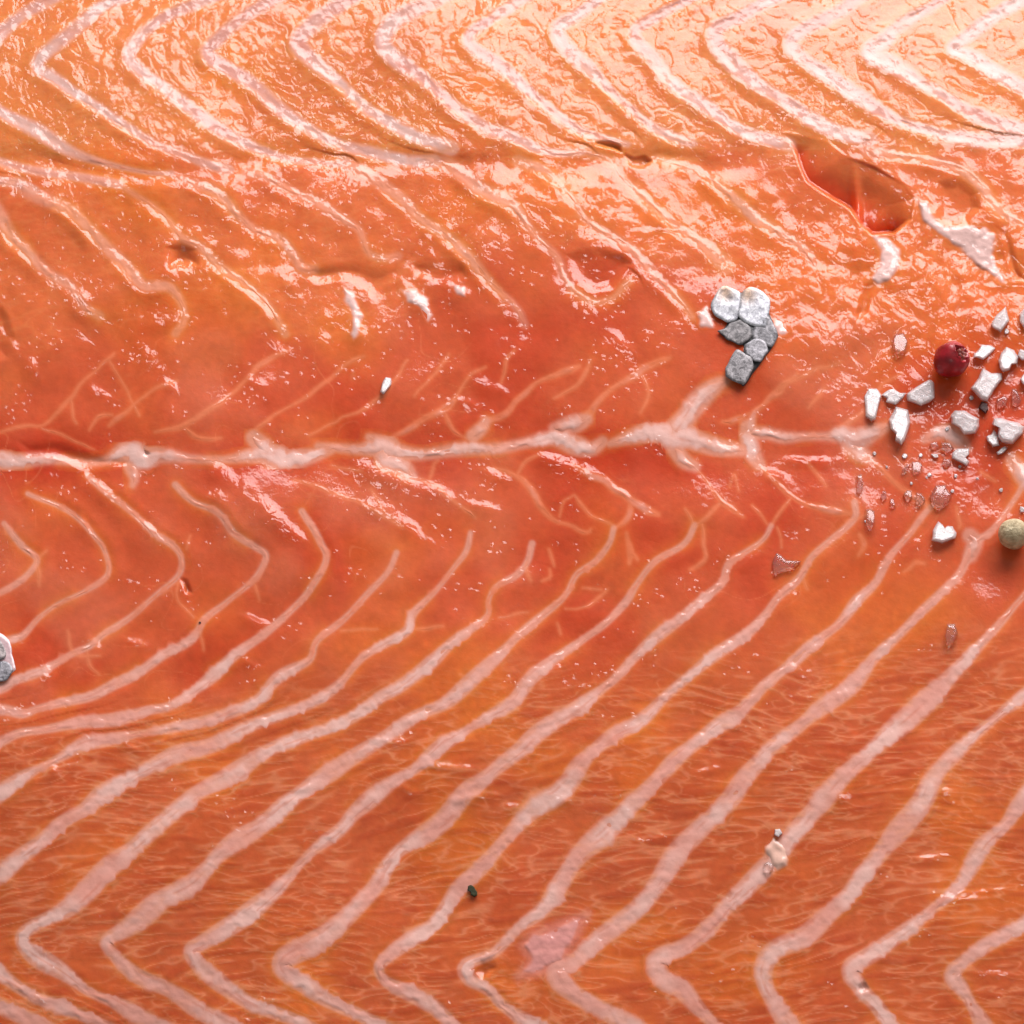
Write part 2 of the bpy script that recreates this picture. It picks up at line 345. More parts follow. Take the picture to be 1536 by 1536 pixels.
nearM = np.where(dist['M'] < 900, np.exp(-((sgn['M'] - 9) / 11.0) ** 2), 0) * sm(-0.7, 0.7, ns(2, 411, 77) + 0.5 * ns(1, 61, 17))
nearT = np.where(dist['T'] < 900, np.exp(-((sgn['T'] - 9) / 6.0) ** 2), 0) * sm(60, 110, VV)
F += 1.25 * grain * nearM * (1 - zone_bot) + 0.9 * grain * nearT
# fibres of the lower flank, almost horizontal
fa = samp(grf(31, 17, 3.2), U + 1.2 * wx, VV + 0.45 * wy + 0.10 * U + 12 * ns(0, 100, 0) + 0.22 * np.clip(U - 1050, 0, 400) * sm(1300, 1100, VV) * -1)
fb = samp(grf(32, 10, 2.5), U + wx, VV + 0.4 * wy - 0.08 * U + 16 * ns(0, 0, 400))
fib = np.exp(-(fa / 0.32) ** 2) * sm(-1.4, 0.4, ns(2, 500, 800)) + 0.75 * np.exp(-(fb / 0.34) ** 2) * sm(-1.2, 0.6, ns(2, 800, 100))
fib = np.clip(fib, 0, 1.2)
zf = zone_bot * sm(1000, 1150, VV + 0.08 * U)
H += zf * (0.22 * fib + 0.16 * fa)
# tiny beads of moisture
rs = np.random.RandomState(5)
spots = []
for q in range(1500):
    cu, cv = rs.uniform(-20, 1556, 2)
    if rs.rand() > (0.95 if cv < 560 else (0.45 if cv < 900 else 0.15)): continue
    for k in range(rs.randint(1, 9)):
        spots.append((cu + rs.randn() * 13, cv + rs.randn() * 11))
for bu, bv in spots:
    r = rs.uniform(1.2, 2.3) * (1.5 if rs.rand() < 0.08 else 1)
    sl = window(np.array([[bu, bv]]), 3 * r)
    uu = U[sl] - bu; vv = VV[sl] - bv
    el = rs.uniform(0.7, 1.5)
    F[sl] += rs.uniform(0.20, 0.85) * r * np.exp(-((uu / (r * el)) ** 2 + (vv / r) ** 2))

# ridges that catch the light: (x, y, half length, half width, angle down to the right, height)
GL = [(10,510,26,9,60,4),(48,552,18,6,60,3),(120,452,20,8,50,4),(223,534,30,8,52,4),(150,586,18,6,35,3),(258,580,14,5,40,3),(150,738,40,8,42,5),(222,797,30,6,42,3.5),
 (328,705,26,8,32,4),(400,770,48,11,40,6),(440,800,18,7,40,3),(330,745,16,7,40,3),(128,792,20,5,60,3),(425,520,18,6,30,3),(382,572,12,5,35,3),(545,440,16,8,35,5),(625,448,30,8,50,6),
 (690,440,15,9,20,5),(530,490,24,7,70,5),(700,602,18,6,15,3),(735,580,26,7,32,4),(555,706,36,9,25,6),(592,718,40,9,22,6),(655,738,22,6,30,4),(560,766,18,6,20,3),(604,784,40,8,34,5),
 (722,762,22,6,10,3),(742,712,22,5,12,3),(828,692,22,7,15,5),(872,706,28,7,22,4),(935,516,28,8,40,4),(1215,690,46,5,5,4),(1290,688,26,7,20,5),(1160,713,18,6,25,4),
 (300,400,16,12,60,4),(250,410,16,8,60,4),(250,480,14,20,80,4),(440,430,26,7,60,4),(70,1010,14,4,80,2),(205,966,20,5,15,3),(375,995,12,5,20,3),(380,930,24,5,15,3),(135,965,14,6,45,3),
 (680,1150,36,4,0,3),(708,1196,34,5,-8,4),(845,1200,22,5,10,3),(610,1185,16,5,20,2.5),(200,1122,18,4,18,3),(60,1498,18,4,20,3),(770,1210,20,4,0,2),(1060,1155,20,4,-5,3),(1265,1196,16,6,25,3.5),
 (1440,1345,40,4,0,3),(1460,1336,36,3,-4,3),(1490,1460,34,4,5,3),(1400,1285,24,4,-5,3),(1420,1186,10,6,0,3),(985,1482,14,5,10,3),(990,1255,34,4,-12,2.5),(80,1160,14,5,30,2.5),(590,1110,30,4,5,2.5)]
for x, y, hl, hw, an, hh in GL:
    sl = window(np.array([[x, y]]), 2.6 * max(hl, 2.2 * hw))
    uu = U[sl] - x; vv = VV[sl] - y
    a = math.radians(an)
    p = uu * math.cos(a) + vv * math.sin(a); q = -uu * math.sin(a) + vv * math.cos(a) + 2.0 * ns(2)[sl]
    env = np.exp(-(p / hl) ** 2) * np.where(q < 0, np.exp(-(q / (hw * 1.1)) ** 2), np.exp(-(q / (hw * 2.2)) ** 2))
    H[sl] += hh * 0.50 * env
    F[sl] += env * (hh * 0.22 + 0.9 * wr + 1.0 * wr2 + 0.8 * crk2 + 0.5 * crk)[sl]

# the torn gash and the small tears
E1 = [(1170,198),(1238,210),(1272,238),(1314,253),(1358,276),(1374,298),(1368,330)]
E2 = [(1196,232),(1213,268),(1250,301),(1272,315),(1290,336),(1311,352),(1340,352)]
gash = E1 + E2[::-1]
sl = window(np.array(gash), 30)
uu, vv = U[sl] + 1.5 * ns(2)[sl], VV[sl] + 1.5 * ns(2, 60, 60)[sl]
sd = inside(gash, uu, vv)
d1 = dline(E1, uu, vv); d2 = dline(E2, uu, vv)
ramp = d1 / (d1 + d2 + 1e-3)
along = sm(1180, 1300, uu)
depth = (11 + 20 * along) * ramp ** 1.2 * (1 - 0.45 * np.exp(-((uu - 1284) / 8.0) ** 2)) + 2.0 * ns(2, 31, 77)[sl]
gm = sm(-2.0, 3.0, sd)
keep = 1 - 0.85 * gm
H[sl] = H[sl] * keep - depth * gm
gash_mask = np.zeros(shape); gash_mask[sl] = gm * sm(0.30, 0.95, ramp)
H[sl] += 1.5 * np.exp(-(d2 / 12) ** 2) * (sd < 0)
def dent(poly, dep, soft=4.0, low=True):
    sl = window(np.array(poly, float), 20)
    uu, vv = U[sl] + 4.0 * ns(2, 9, 9)[sl], VV[sl] + 4.0 * ns(2, 90, 45)[sl]
    s = inside(poly, uu, vv)
    soft = soft * 1.6
    p = np.array(poly, float); v0, v1 = p[:, 1].min(), p[:, 1].max()
    f = sm(-soft * 0.4, soft, s)
    H[sl] -= dep * f * (0.35 + 0.65 * sm(v0, v1, vv) if low else 1.0)
dent([(258,376),(276,370),(294,378),(290,402),(278,414),(262,408)], 15, 9)
dent([(888,208),(905,212),(930,217),(932,226),(910,224),(892,216)], 12, 3)
dent([(935,225),(960,228),(975,240),(960,246),(938,240)], 9, 3)
dent([(460,402),(500,394),(560,394),(598,390),(596,410),(560,424),(520,420),(470,432),(455,420)], 6, 10)
dent([(612,396),(640,388),(690,388),(704,396),(700,412),(655,418),(618,412)], 5, 8)
dent([(852,385),(900,372),(935,382),(948,402),(920,430),(890,436),(868,418)], 8, 9)
dent([(1402,280),(1440,270),(1470,290),(1480,320),(1460,336),(1420,330),(1400,308)], 9, 9)
dent([(1494,345),(1510,350),(1520,400),(1536,420),(1518,420),(1500,380)], 6, 7)
dent([(1290,440),(1300,420),(1306,430),(1300,470),(1290,482),(1284,470)], 7, 4)
dent([(718,1438),(735,1436),(742,1452),(728,1464),(714,1452)], 8, 6)
dent([(-10,455),(10,475),(22,505),(14,530),(-12,536),(-34,500)], 9, 9)
dent([(30,660),(140,672),(190,690),(120,696),(40,684)], 5, 8)
dent([(268,866),(280,868),(282,888),(274,892)], 7, 4)
dent([(210,672),(216,670),(222,676),(215,680)], 5, 2, False)
dent([(1290,1476),(1302,1470),(1306,1480),(1296,1486)], 4, 2, False)
H = H - 0.0

# ---- colour of the flesh (linear albedo)
def mixc(a, b, t): return a + (b - a) * t[..., None]
col = np.zeros(shape + (3,)) + lin(206, 92, 46)
col = mixc(col, lin(221, 127, 68), zone_top)
col = mixc(col, lin(222, 114, 62), zone_mid1 * 0.9)
col = mixc(col, lin(208, 91, 50), zone_c)
col = mixc(col, lin(206, 98, 50), zone_bot)
col = mixc(col, lin(228, 116, 48), right_mid * 0.8)
# cloudy depth: deep red-orange against milky rose
col = mixc(col, lin(196, 58, 18), np.clip(0.55 * sm(0.1, 1.6, ns(1, 33, 812)), 0, 1) * (0.35 + 0.65 * zone_c))
col = mixc(col, lin(214, 112, 78), np.clip(0.60 * sm(0.0, 1.6, ns(1, 640, 90) + 0.4 * ns(2)), 0, 1) * (zone_c + 0.25 * zone_bot))
col = mixc(col, lin(232, 126, 40), np.clip(0.45 * sm(0.3, 1.7, ns(1, 222, 500)), 0, 1) * (1 - 0.5 * zone_c))
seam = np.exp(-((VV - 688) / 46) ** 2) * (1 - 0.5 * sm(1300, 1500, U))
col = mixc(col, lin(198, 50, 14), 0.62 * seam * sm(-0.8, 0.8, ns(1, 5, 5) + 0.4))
# yellow oil near the lines
for k, a in (('T', 0.45), ('M', 0.55), ('B', 0.42), ('W', 0.5)):
    col = mixc(col, lin(234, 136, 46), a * np.exp(-np.maximum(dist[k], 0) / 9.0) * sm(-0.8, 0.9, ns(2, 15, 640)))
# pale sheath beside each line
fatc = lin(220, 154, 134)
for k, a, s_ in (('T', 0.8, 3.2), ('M', 0.35, 4.0), ('B', 0.8, 2.6), ('V', 0.42, 2.8), ('W', 0.7, 5.0)):
    col = mixc(col, fatc if k != 'V' else lin(232, 140, 96), a * np.exp(-(np.maximum(dist[k] + 0.8, 0) / s_) ** 2))
# fibres of the flank and faint cross fibres elsewhere
col = mixc(col, lin(236, 160, 118), np.clip(0.44 * fib * zf, 0, 1))
col = mixc(col, lin(178, 62, 28), np.clip(0.35 * sm(0.5, 1.8, fa) * zf, 0, 1))
col = mixc(col, lin(240, 172, 110), np.clip(0.22 * fib * (zone_top + 0.5 * zone_mid1), 0, 1))
vein = np.exp(-(samp(N[2], U + 1.5 * wx, VV + 1.5 * wy) / 0.045) ** 2) * sm(0.1, 1.1, ns(1, 700, 300))
col = mixc(col, lin(226, 130, 84), 0.40 * vein * zone_c)
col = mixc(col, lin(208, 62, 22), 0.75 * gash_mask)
for p in MEMB[2:3]:
    sl = window(np.array(p, float), 30)
    s = inside(p, U[sl], VV[sl]); col[sl] = mixc(col[sl], lin(222, 140, 130), 0.5 * sm(-16, 3, s))
col *= (1 + 0.02 * wr2 + 0.02 * ns(5))[..., None]
col = np.clip(col, 0.004, 0.9)

# ------------------------------------------------------------------ sampling of the finished surface
def hs(u, v):
    """surface height in pixels at pixel positions"""
    u = np.asarray(u, float); v = np.asarray(v, float)
    i = np.clip(np.searchsorted(ax_u, u) - 1, 0, len(ax_u) - 2); j = np.clip(np.searchsorted(ax_v, v) - 1, 0, len(ax_v) - 2)
    fu = np.clip((u - ax_u[i]) / (ax_u[i + 1] - ax_u[i]), 0, 1); fv = np.clip((v - ax_v[j]) / (ax_v[j + 1] - ax_v[j]), 0, 1)
    return (H[j, i] * (1 - fu) + H[j, i + 1] * fu) * (1 - fv) + (H[j + 1, i] * (1 - fu) + H[j + 1, i + 1] * fu) * fv
def fs(u, v):
    i = np.clip(np.searchsorted(ax_u, u) - 1, 0, len(ax_u) - 2); j = np.clip(np.searchsorted(ax_v, v) - 1, 0, len(ax_v) - 2)
    fu = np.clip((u - ax_u[i]) / (ax_u[i + 1] - ax_u[i]), 0, 1); fv = np.clip((v - ax_v[j]) / (ax_v[j + 1] - ax_v[j]), 0, 1)
    return (F[j, i] * (1 - fu) + F[j, i + 1] * fu) * (1 - fv) + (F[j + 1, i] * (1 - fu) + F[j + 1, i + 1] * fu) * fv
def cs(u, v):
    """colour of the flesh at pixel positions"""
    i = np.clip(np.searchsorted(ax_u, u) - 1, 0, len(ax_u) - 2); j = np.clip(np.searchsorted(ax_v, v) - 1, 0, len(ax_v) - 2)
    fu = np.clip((u - ax_u[i]) / (ax_u[i + 1] - ax_u[i]), 0, 1)[..., None]; fv = np.clip((v - ax_v[j]) / (ax_v[j + 1] - ax_v[j]), 0, 1)[..., None]
    c3 = col[..., :3]
    return (c3[j, i] * (1 - fu) + c3[j, i + 1] * fu) * (1 - fv) + (c3[j + 1, i] * (1 - fu) + c3[j + 1, i + 1] * fu) * fv
def P(u, v, z=0.0):
    return unproj(u, v, (hs(u, v) + z) * PX)

# ------------------------------------------------------------------ materials
def nodes(name):
    m = bpy.data.materials.new(name); m.use_nodes = True
    nt = m.node_tree
    return m, nt, nt.nodes['Principled BSDF']
def noise_tex(nt, scale, detail=4, rough=0.55, dist_=0.0):
    tc = nt.nodes.new('ShaderNodeTexCoord'); n = nt.nodes.new('ShaderNodeTexNoise')
    n.inputs['Scale'].default_value = scale; n.inputs['Detail'].default_value = detail
    n.inputs['Roughness'].default_value = rough; n.inputs['Distortion'].default_value = dist_
    nt.links.new(tc.outputs['Object'], n.inputs['Vector'])
    return n
def ramp(nt, src, stops):
    r = nt.nodes.new('ShaderNodeValToRGB')
    e = r.color_ramp.elements
    while len(e) < len(stops): e.new(0.5)
    for k, (p, c) in zip(e, stops): k.position = p; k.color = tuple(c) + (1,)
    nt.links.new(src, r.inputs[0]); return r
def bump(nt, src, strength, distance, normal=None):
    b = nt.nodes.new('ShaderNodeBump'); b.inputs['Strength'].default_value = strength; b.inputs['Distance'].default_value = distance
    nt.links.new(src, b.inputs['Height'])
    if normal: nt.links.new(normal, b.inputs['Normal'])
    return b

def tissue(name, sss, radius, rough, bscale, bdist, flesh=False):
    m, nt, b = nodes(name)
    at = nt.nodes.new('ShaderNodeAttribute'); at.attribute_name = 'tint'
    src = at.outputs['Color']
    if flesh:                           # muscle lets light in; the sheath of fat beside the lines does not
        mu = nt.nodes.new('ShaderNodeMath'); mu.operation = 'MULTIPLY'; mu.inputs[1].default_value = sss
        nt.links.new(at.outputs['Alpha'], mu.inputs[0]); nt.links.new(mu.outputs[0], b.inputs['Subsurface Weight'])
    n2 = noise_tex(nt, 900, 5, 0.6)
    mx = nt.nodes.new('ShaderNodeMix'); mx.data_type = 'RGBA'; mx.blend_type = 'MULTIPLY'; mx.inputs['Factor'].default_value = 1.0
    rr = ramp(nt, n2.outputs['Fac'], [(0.25, (0.95, 0.92, 0.90)) if flesh else (0.25, (0.96, 0.94, 0.93)), (0.7, (1.03, 1.03, 1.03))])
    nt.links.new(src, mx.inputs[6]); nt.links.new(rr.outputs[0], mx.inputs[7])
    nt.links.new(mx.outputs[2], b.inputs['Base Color'])
    b.inputs['Roughness'].default_value = rough
    b.inputs['IOR'].default_value = 1.38
    b.inputs['Specular IOR Level'].default_value = 0.12
    b.inputs['Subsurface Weight'].default_value = sss
    b.inputs['Subsurface Radius'].default_value = radius
    b.inputs['Subsurface Scale'].default_value = 0.0011
    b.inputs['Coat Weight'].default_value = 1.0
    b.inputs['Coat Roughness'].default_value = 0.045
    b.inputs['Coat IOR'].default_value = 1.40
    nb = noise_tex(nt, bscale, 3, 0.5, 0.4)
    bp = bump(nt, nb.outputs['Fac'], 1.0, bdist)
    nt.links.new(bp.outputs[0], b.inputs['Normal'])
    fa_ = nt.nodes.new('ShaderNodeAttribute'); fa_.attribute_name = 'film'
    bf = bump(nt, fa_.outputs['Fac'], 1.0, PX, bp.outputs[0])
    nt.links.new(bf.outputs[0], b.inputs['Coat Normal'])
    return m
m_flesh = tissue('salmon_flesh', 0.8, (1.0, 0.32, 0.12), 0.5, 1500, 0.000035, True)
m_fat = tissue('salmon_fat', 0.0, (1.0, 0.6, 0.5), 0.5, 1500, 0.000035)
m_memb = tissue('silverskin', 0.0, (1, .6, .5), 0.30, 700, 0.00010)

# ------------------------------------------------------------------ mesh helpers
def mesh_obj(name, verts, faces, mat, parent=None, tint=None, smooth=True, film=None):
    me = bpy.data.meshes.new(name)
    verts = np.asarray(verts, np.float32).reshape(-1, 3); faces = np.asarray(faces, np.int32)
    k = faces.shape[1]
    me.vertices.add(len(verts)); me.vertices.foreach_set('co', verts.ravel())
    me.loops.add(faces.size); me.loops.foreach_set('vertex_index', faces.ravel())
    me.polygons.add(len(faces)); me.polygons.foreach_set('loop_start', np.arange(0, faces.size, k, dtype=np.int32))
    me.polygons.foreach_set('use_smooth', np.full(len(faces), smooth))
    if tint is not None:
        a = me.attributes.new('tint', 'FLOAT_COLOR', 'POINT')
        tint = np.asarray(tint); tint = tint.reshape(-1, tint.shape[-1]); t4 = np.ones((len(verts), 4), np.float32); t4[:, :tint.shape[1]] = tint
        a.data.foreach_set('color', t4.ravel())
    if film is not None:
        a = me.attributes.new('film', 'FLOAT', 'POINT'); a.data.foreach_set('value', np.asarray(film, np.float32).ravel())
    me.materials.append(mat)
    me.update(); me.validate()
    o = bpy.data.objects.new(name, me); C.objects.link(o)
    if parent: o.parent = parent
    return o
def grid_faces(nr, nc, flip=False):
    i = np.arange(nr * nc).reshape(nr, nc)
    f = np.stack([i[:-1, :-1], i[1:, :-1], i[1:, 1:], i[:-1, 1:]], -1).reshape(-1, 4)
    return f[:, ::-1] if flip else f
def tag(o, label, cat, group=None, kind=None):
    if label: o['label'] = label
    if cat: o['category'] = cat
    if group: o['group'] = group
    if kind: o['kind'] = kind
    return o

# ------------------------------------------------------------------ table and fillet
THICK = 0.026
m_table, nt, b = nodes('pale_board')
n = noise_tex(nt, 60, 4); r = ramp(nt, n.outputs['Fac'], [(0.3, (0.55, 0.53, 0.51)), (0.7, (0.66, 0.64, 0.62))])
nt.links.new(r.outputs[0], b.inputs['Base Color']); b.inputs['Roughness'].default_value = 0.5
tb = mesh_obj('tabletop', [(-.6, -.6, -THICK), (.6, -.6, -THICK), (.6, .6, -THICK), (-.6, .6, -THICK)], [(0, 1, 2, 3)], m_table)
tag(tb, None, None, kind='structure')

fillet = bpy.data.objects.new('salmon_fillet', None); C.objects.link(fillet)
fillet.location = (0, 0, -THICK)
tag(fillet, 'raw orange salmon fillet with white chevron lines of fat and a wet cut surface', 'salmon fillet')
OFF = np.array([0, 0, THICK])

nr, nc = shape
top = unproj(U, VV, H * PX).reshape(-1, 3)
# sides and underside so that the slab is closed
ring = np.concatenate([np.arange(nc), np.arange(1, nr) * nc + nc - 1, (nr - 1) * nc + np.arange(nc - 2, -1, -1), np.arange(nr - 2, 0, -1) * nc])
bot = top[ring].copy(); bot[:, 2] = -THICK + 0.0004
nb_ = len(ring); base = len(top)
f_top = grid_faces(nr, nc)
j = np.arange(nb_); j2 = (j + 1) % nb_
f_side = np.stack([ring[j], ring[j2], base + j2, base + j], -1)
cidx = base + nb_
verts = np.vstack([top, bot, [[0, 0, -THICK + 0.0004]], [[0, 0, -THICK + 0.0004]]])
f_bot = np.stack([base + j, base + j2, np.full(nb_, cidx), np.full(nb_, cidx)], -1)
near = np.minimum.reduce([dist[k] for k in 'TMBVW'])
for p in MEMB + LUMP:
    sl = window(np.array(p, float), 12); near[sl] = np.minimum(near[sl], -inside(p, U[sl], VV[sl]))
col = np.concatenate([col, sm(1.0, 9.0, near)[..., None]], -1)
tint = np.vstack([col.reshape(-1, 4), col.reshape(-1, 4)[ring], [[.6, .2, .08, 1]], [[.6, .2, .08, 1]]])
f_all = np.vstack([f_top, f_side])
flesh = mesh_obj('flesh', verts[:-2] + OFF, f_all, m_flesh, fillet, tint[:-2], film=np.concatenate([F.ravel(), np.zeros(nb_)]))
bm = bmesh.new(); bm.from_mesh(flesh.data); bm.verts.ensure_lookup_table()
bm.faces.new([bm.verts[base + q] for q in range(nb_)])
bm.normal_update()
bm.to_mesh(flesh.data); bm.free()
flesh['label'] = 'translucent orange muscle with fine pale fibres and a torn gash'

# ------------------------------------------------------------------ the lines of fat, each its own part
fr = grf(41, 2.2); fr2 = grf(42, 7); fr3 = grf(44, 26)
cream_ = lin(238, 186, 168)
def strip(L, name):
    xy, wd, k = L['xy'], L['w'].copy(), L['kind']
    tg = np.gradient(xy, axis=0); tg /= np.maximum(np.hypot(tg[:, 0], tg[:, 1]), 1e-6)[:, None]
    nm = np.stack([-tg[:, 1], tg[:, 0]], -1)
    n_ = len(xy)
    taper = np.minimum(1, np.minimum(np.arange(n_) + 0.6, np.arange(n_)[::-1] + 0.6) / 7.0)
    wd = wd * (0.25 + 0.75 * taper)
    fray = {'T': 1.3, 'M': 1.6, 'B': 2.4, 'V': 0.5, 'W': 2.6}[k]
    big = {'T': 0.7, 'M': 1.0, 'B': 1.7, 'V': 0.2, 'W': 1.8}[k]
    wl = np.maximum(wd * 0.6, wd + fray * samp(fr, xy[:, 0], xy[:, 1]) * 0.7 + big * samp(fr2, xy[:, 0], xy[:, 1]))
    wr_ = np.maximum(wd * 0.6, wd + fray * samp(fr, xy[:, 0] + 300, xy[:, 1] + 90) * 0.7 + big * samp(fr2, xy[:, 0] + 77, xy[:, 1] + 190))
    kx = 7 if k == 'V' else 13
    ts = np.linspace(-1, 1, kx)
    hw = np.where(ts[None, :] < 0, wl[:, None], wr_[:, None])
    uu = xy[:, 0][:, None] + nm[:, 0][:, None] * ts * hw * 1.30
    vv = xy[:, 1][:, None] + nm[:, 1][:, None] * ts * hw * 1.30
    rh = {'T': 0.5, 'M': 0.35, 'B': 0.5, 'V': 0.15, 'W': 1.0}[k]
    q = np.abs(ts * 1.30)
    prof = np.cos(np.minimum(q, 1) * math.pi / 2) ** 2
    amp = rh * np.minimum(1.0, (wd / (11.0 if k == 'W' else 8.0)) ** 1.3); amp = amp * (0.8 if k == 'W' else 1)
    lift = np.clip(wd / 7.0, 0.12, 1.0)[:, None]
    z = (0.10 + 0.35 * (1 - sm(0.6, 1.2, q))[None, :]) * lift + amp[:, None] * prof[None, :] + prof[None, :] * (0.30 * samp(fr2, uu * 1.3, vv * 1.3) + 0.18 * samp(fr, uu, vv)) * np.minimum(1, wd / 5)[:, None]
    p = P(uu, vv, z)
    # colour: whiter in the middle and where the line is thick, rose and orange where thin
    thick = sm(1.5, 8.0, wd)[:, None] * np.ones(kx)
    core_ = np.clip(1 - q ** 3, 0, 1)[None, :]
    tn = np.zeros(uu.shape + (3,)) + lin(224, 120, 80)
    tn = mixc(tn, lin(222, 154, 138), np.clip(thick * 1.2, 0, 1))
    tn = mixc(tn, lin(230, 182, 170), np.clip(thick * core_ * (0.50 + 0.45 * samp(fr3, uu + 40, vv + 600) + 0.12 * samp(fr2, uu, vv)), 0, 1))
    if k == 'T': tn = tn * 0.84
    if k == 'M': tn = mixc(tn, lin(230, 146, 104), np.full(tn.shape[:2], 0.55))
    if k == 'W': tn = mixc(tn, lin(234, 192, 182), 0.75 * core_ * thick)
    # streaks along the line where the sheath has split
    stk = samp(grf_st, L['s'][:, None] * 0.35 + xy[0, 0], ts[None, :] * hw * 2.2 + xy[0, 1])
    tn = mixc(tn, lin(206, 122, 100), np.clip(0.5 * sm(0.9, 2.0, stk), 0, 1) * thick)
    top_a = {'T': 0.92, 'M': 0.60, 'B': 0.95, 'V': 0.60, 'W': 0.85}[k]
    edge = sm(0.50, 1.12, q)
    if k == 'B': edge = np.where(ts > 0, sm(0.30, 1.20, q), sm(0.78, 1.08, q))
    al = top_a * (1 - edge[None, :]) * (0.6 + 0.4 * thick)
    al = np.clip(al * (1 + 0.14 * samp(fr3, uu + 90, vv + 40) + 0.12 * samp(fr2, uu + 500, vv + 20) + 0.10 * samp(fr, uu, vv)), 0, 1)
    if k == 'V': al = al * sm(-1.3, 0.5, samp(fr3, uu * 1.2 + 250, vv * 1.2 + 640))
    al = al * np.minimum(1, np.minimum(np.arange(n_), np.arange(n_)[::-1]) / (22.0 if k == 'B' else 9.0))[:, None]
    tn = mixc(cs(uu, vv), tn, al)
    return mesh_obj(name, p.reshape(-1, 3) + OFF, grid_faces(n_, kx), m_fat, fillet, tn, film=fs(uu, vv))
grf_st = grf(43, 5, 2)
NAMES = {'T': 'fat_line', 'M': 'fat_line', 'B': 'fat_line', 'V': 'tissue_vein', 'W': 'fat_seam'}
for L in LINES: strip(L, NAMES[L['kind']])

def patch_mesh(poly, name, mat, tintfn, zfn, parent, step=2.0, grow=4, alpha=0.95):
    p = np.array(poly, float)
    us = np.arange(p[:, 0].min() - grow - 2, p[:, 0].max() + grow + 4, step); vs = np.arange(p[:, 1].min() - grow - 2, p[:, 1].max() + grow + 4, step)
    uu, vv = np.meshgrid(us, vs)
    s = inside(poly, uu + 1.6 * samp(fr2, uu, vv), vv + 1.6 * samp(fr2, uu + 90, vv + 33)) + 0.5 * samp(fr, uu, vv)
    pts = P(uu, vv, zfn(s, uu, vv)).reshape(-1, 3)
    f = grid_faces(*uu.shape)
    ok = (s.ravel()[f] > -grow).all(1); f = f[ok]
    used, inv = np.unique(f, return_inverse=True)
    tn = tintfn(s, uu, vv).reshape(-1, 3)
    tn = mixc(cs(uu, vv).reshape(-1, 3), tn, (alpha * sm(-2.0, 5.5, s)).ravel())
    return mesh_obj(name, pts[used] + (OFF if parent == fillet else 0), inv.reshape(-1, 4), mat, parent, tn[used], film=(fs(uu, vv) + 0.8 * samp(fr2, uu * 0.9, vv * 0.6)).ravel()[used])
for i, p in enumerate(MEMB):
    pink = lin(222, 166, 164) if i == 2 else lin(236, 200, 194)
    o = patch_mesh(p, 'membrane', m_memb, lambda s, a, b: mixc(np.zeros(s.shape + (3,)) + lin(226, 140, 110), pink, sm(-1, 5, s)),
               lambda s, a, b: np.where(s > 0, 0.12 + (0.5 if i == 2 else 1.9) * sm(0, 7, s) + sm(0, 5, s) * (0.6 * samp(fr2, a * 0.8, b * 0.45) + 0.2 * samp(fr, a, b)), 0.12), fillet, alpha=0.55 if i == 2 else 0.9)
for p in LUMP:
    patch_mesh(p, 'fat_lump', m_fat, lambda s, a, b: np.zeros(s.shape + (3,)) + lin(232, 188, 170), lambda s, a, b: np.where(s > 0, 4 * sm(0, 10, s) + 0.8 * samp(fr2, a * 1.4, b * 1.4), 0.12), fillet)

# ------------------------------------------------------------------ salt
def salt_mat(name, trans, sss, rough, colr, bd):
    m, nt, b = nodes(name)
    n = noise_tex(nt, 800, 5, 0.62, 0.6)
    r = ramp(nt, n.outputs['Fac'], [(0.3, tuple(np.array(colr) * 0.86)), (0.65, colr)])
    nt.links.new(r.outputs[0], b.inputs['Base Color'])
    b.inputs['Roughness'].default_value = rough; b.inputs['IOR'].default_value = 1.36 if trans > 0.9 else 1.5
    b.inputs['Transmission Weight'].default_value = trans
    b.inputs['Subsurface Weight'].default_value = sss
    b.inputs['Subsurface Radius'].default_value = (1, 0.85, 0.8); b.inputs['Subsurface Scale'].default_value = 0.0012
    b.inputs['Coat Weight'].default_value = 0.5; b.inputs['Coat Roughness'].default_value = 0.08
    bp = bump(nt, n.outputs['Fac'], 1.0, bd)
    nt.links.new(bp.outputs[0], b.inputs['Normal'])
    return m
m_frost = salt_mat('frosted_salt', 0.38, 0.7, 0.16, (0.93, 0.85, 0.85), 0.00030)
m_clear = salt_mat('wet_salt', 0.94, 0.0, 0.05, (0.97, 0.88, 0.85), 0.00006)

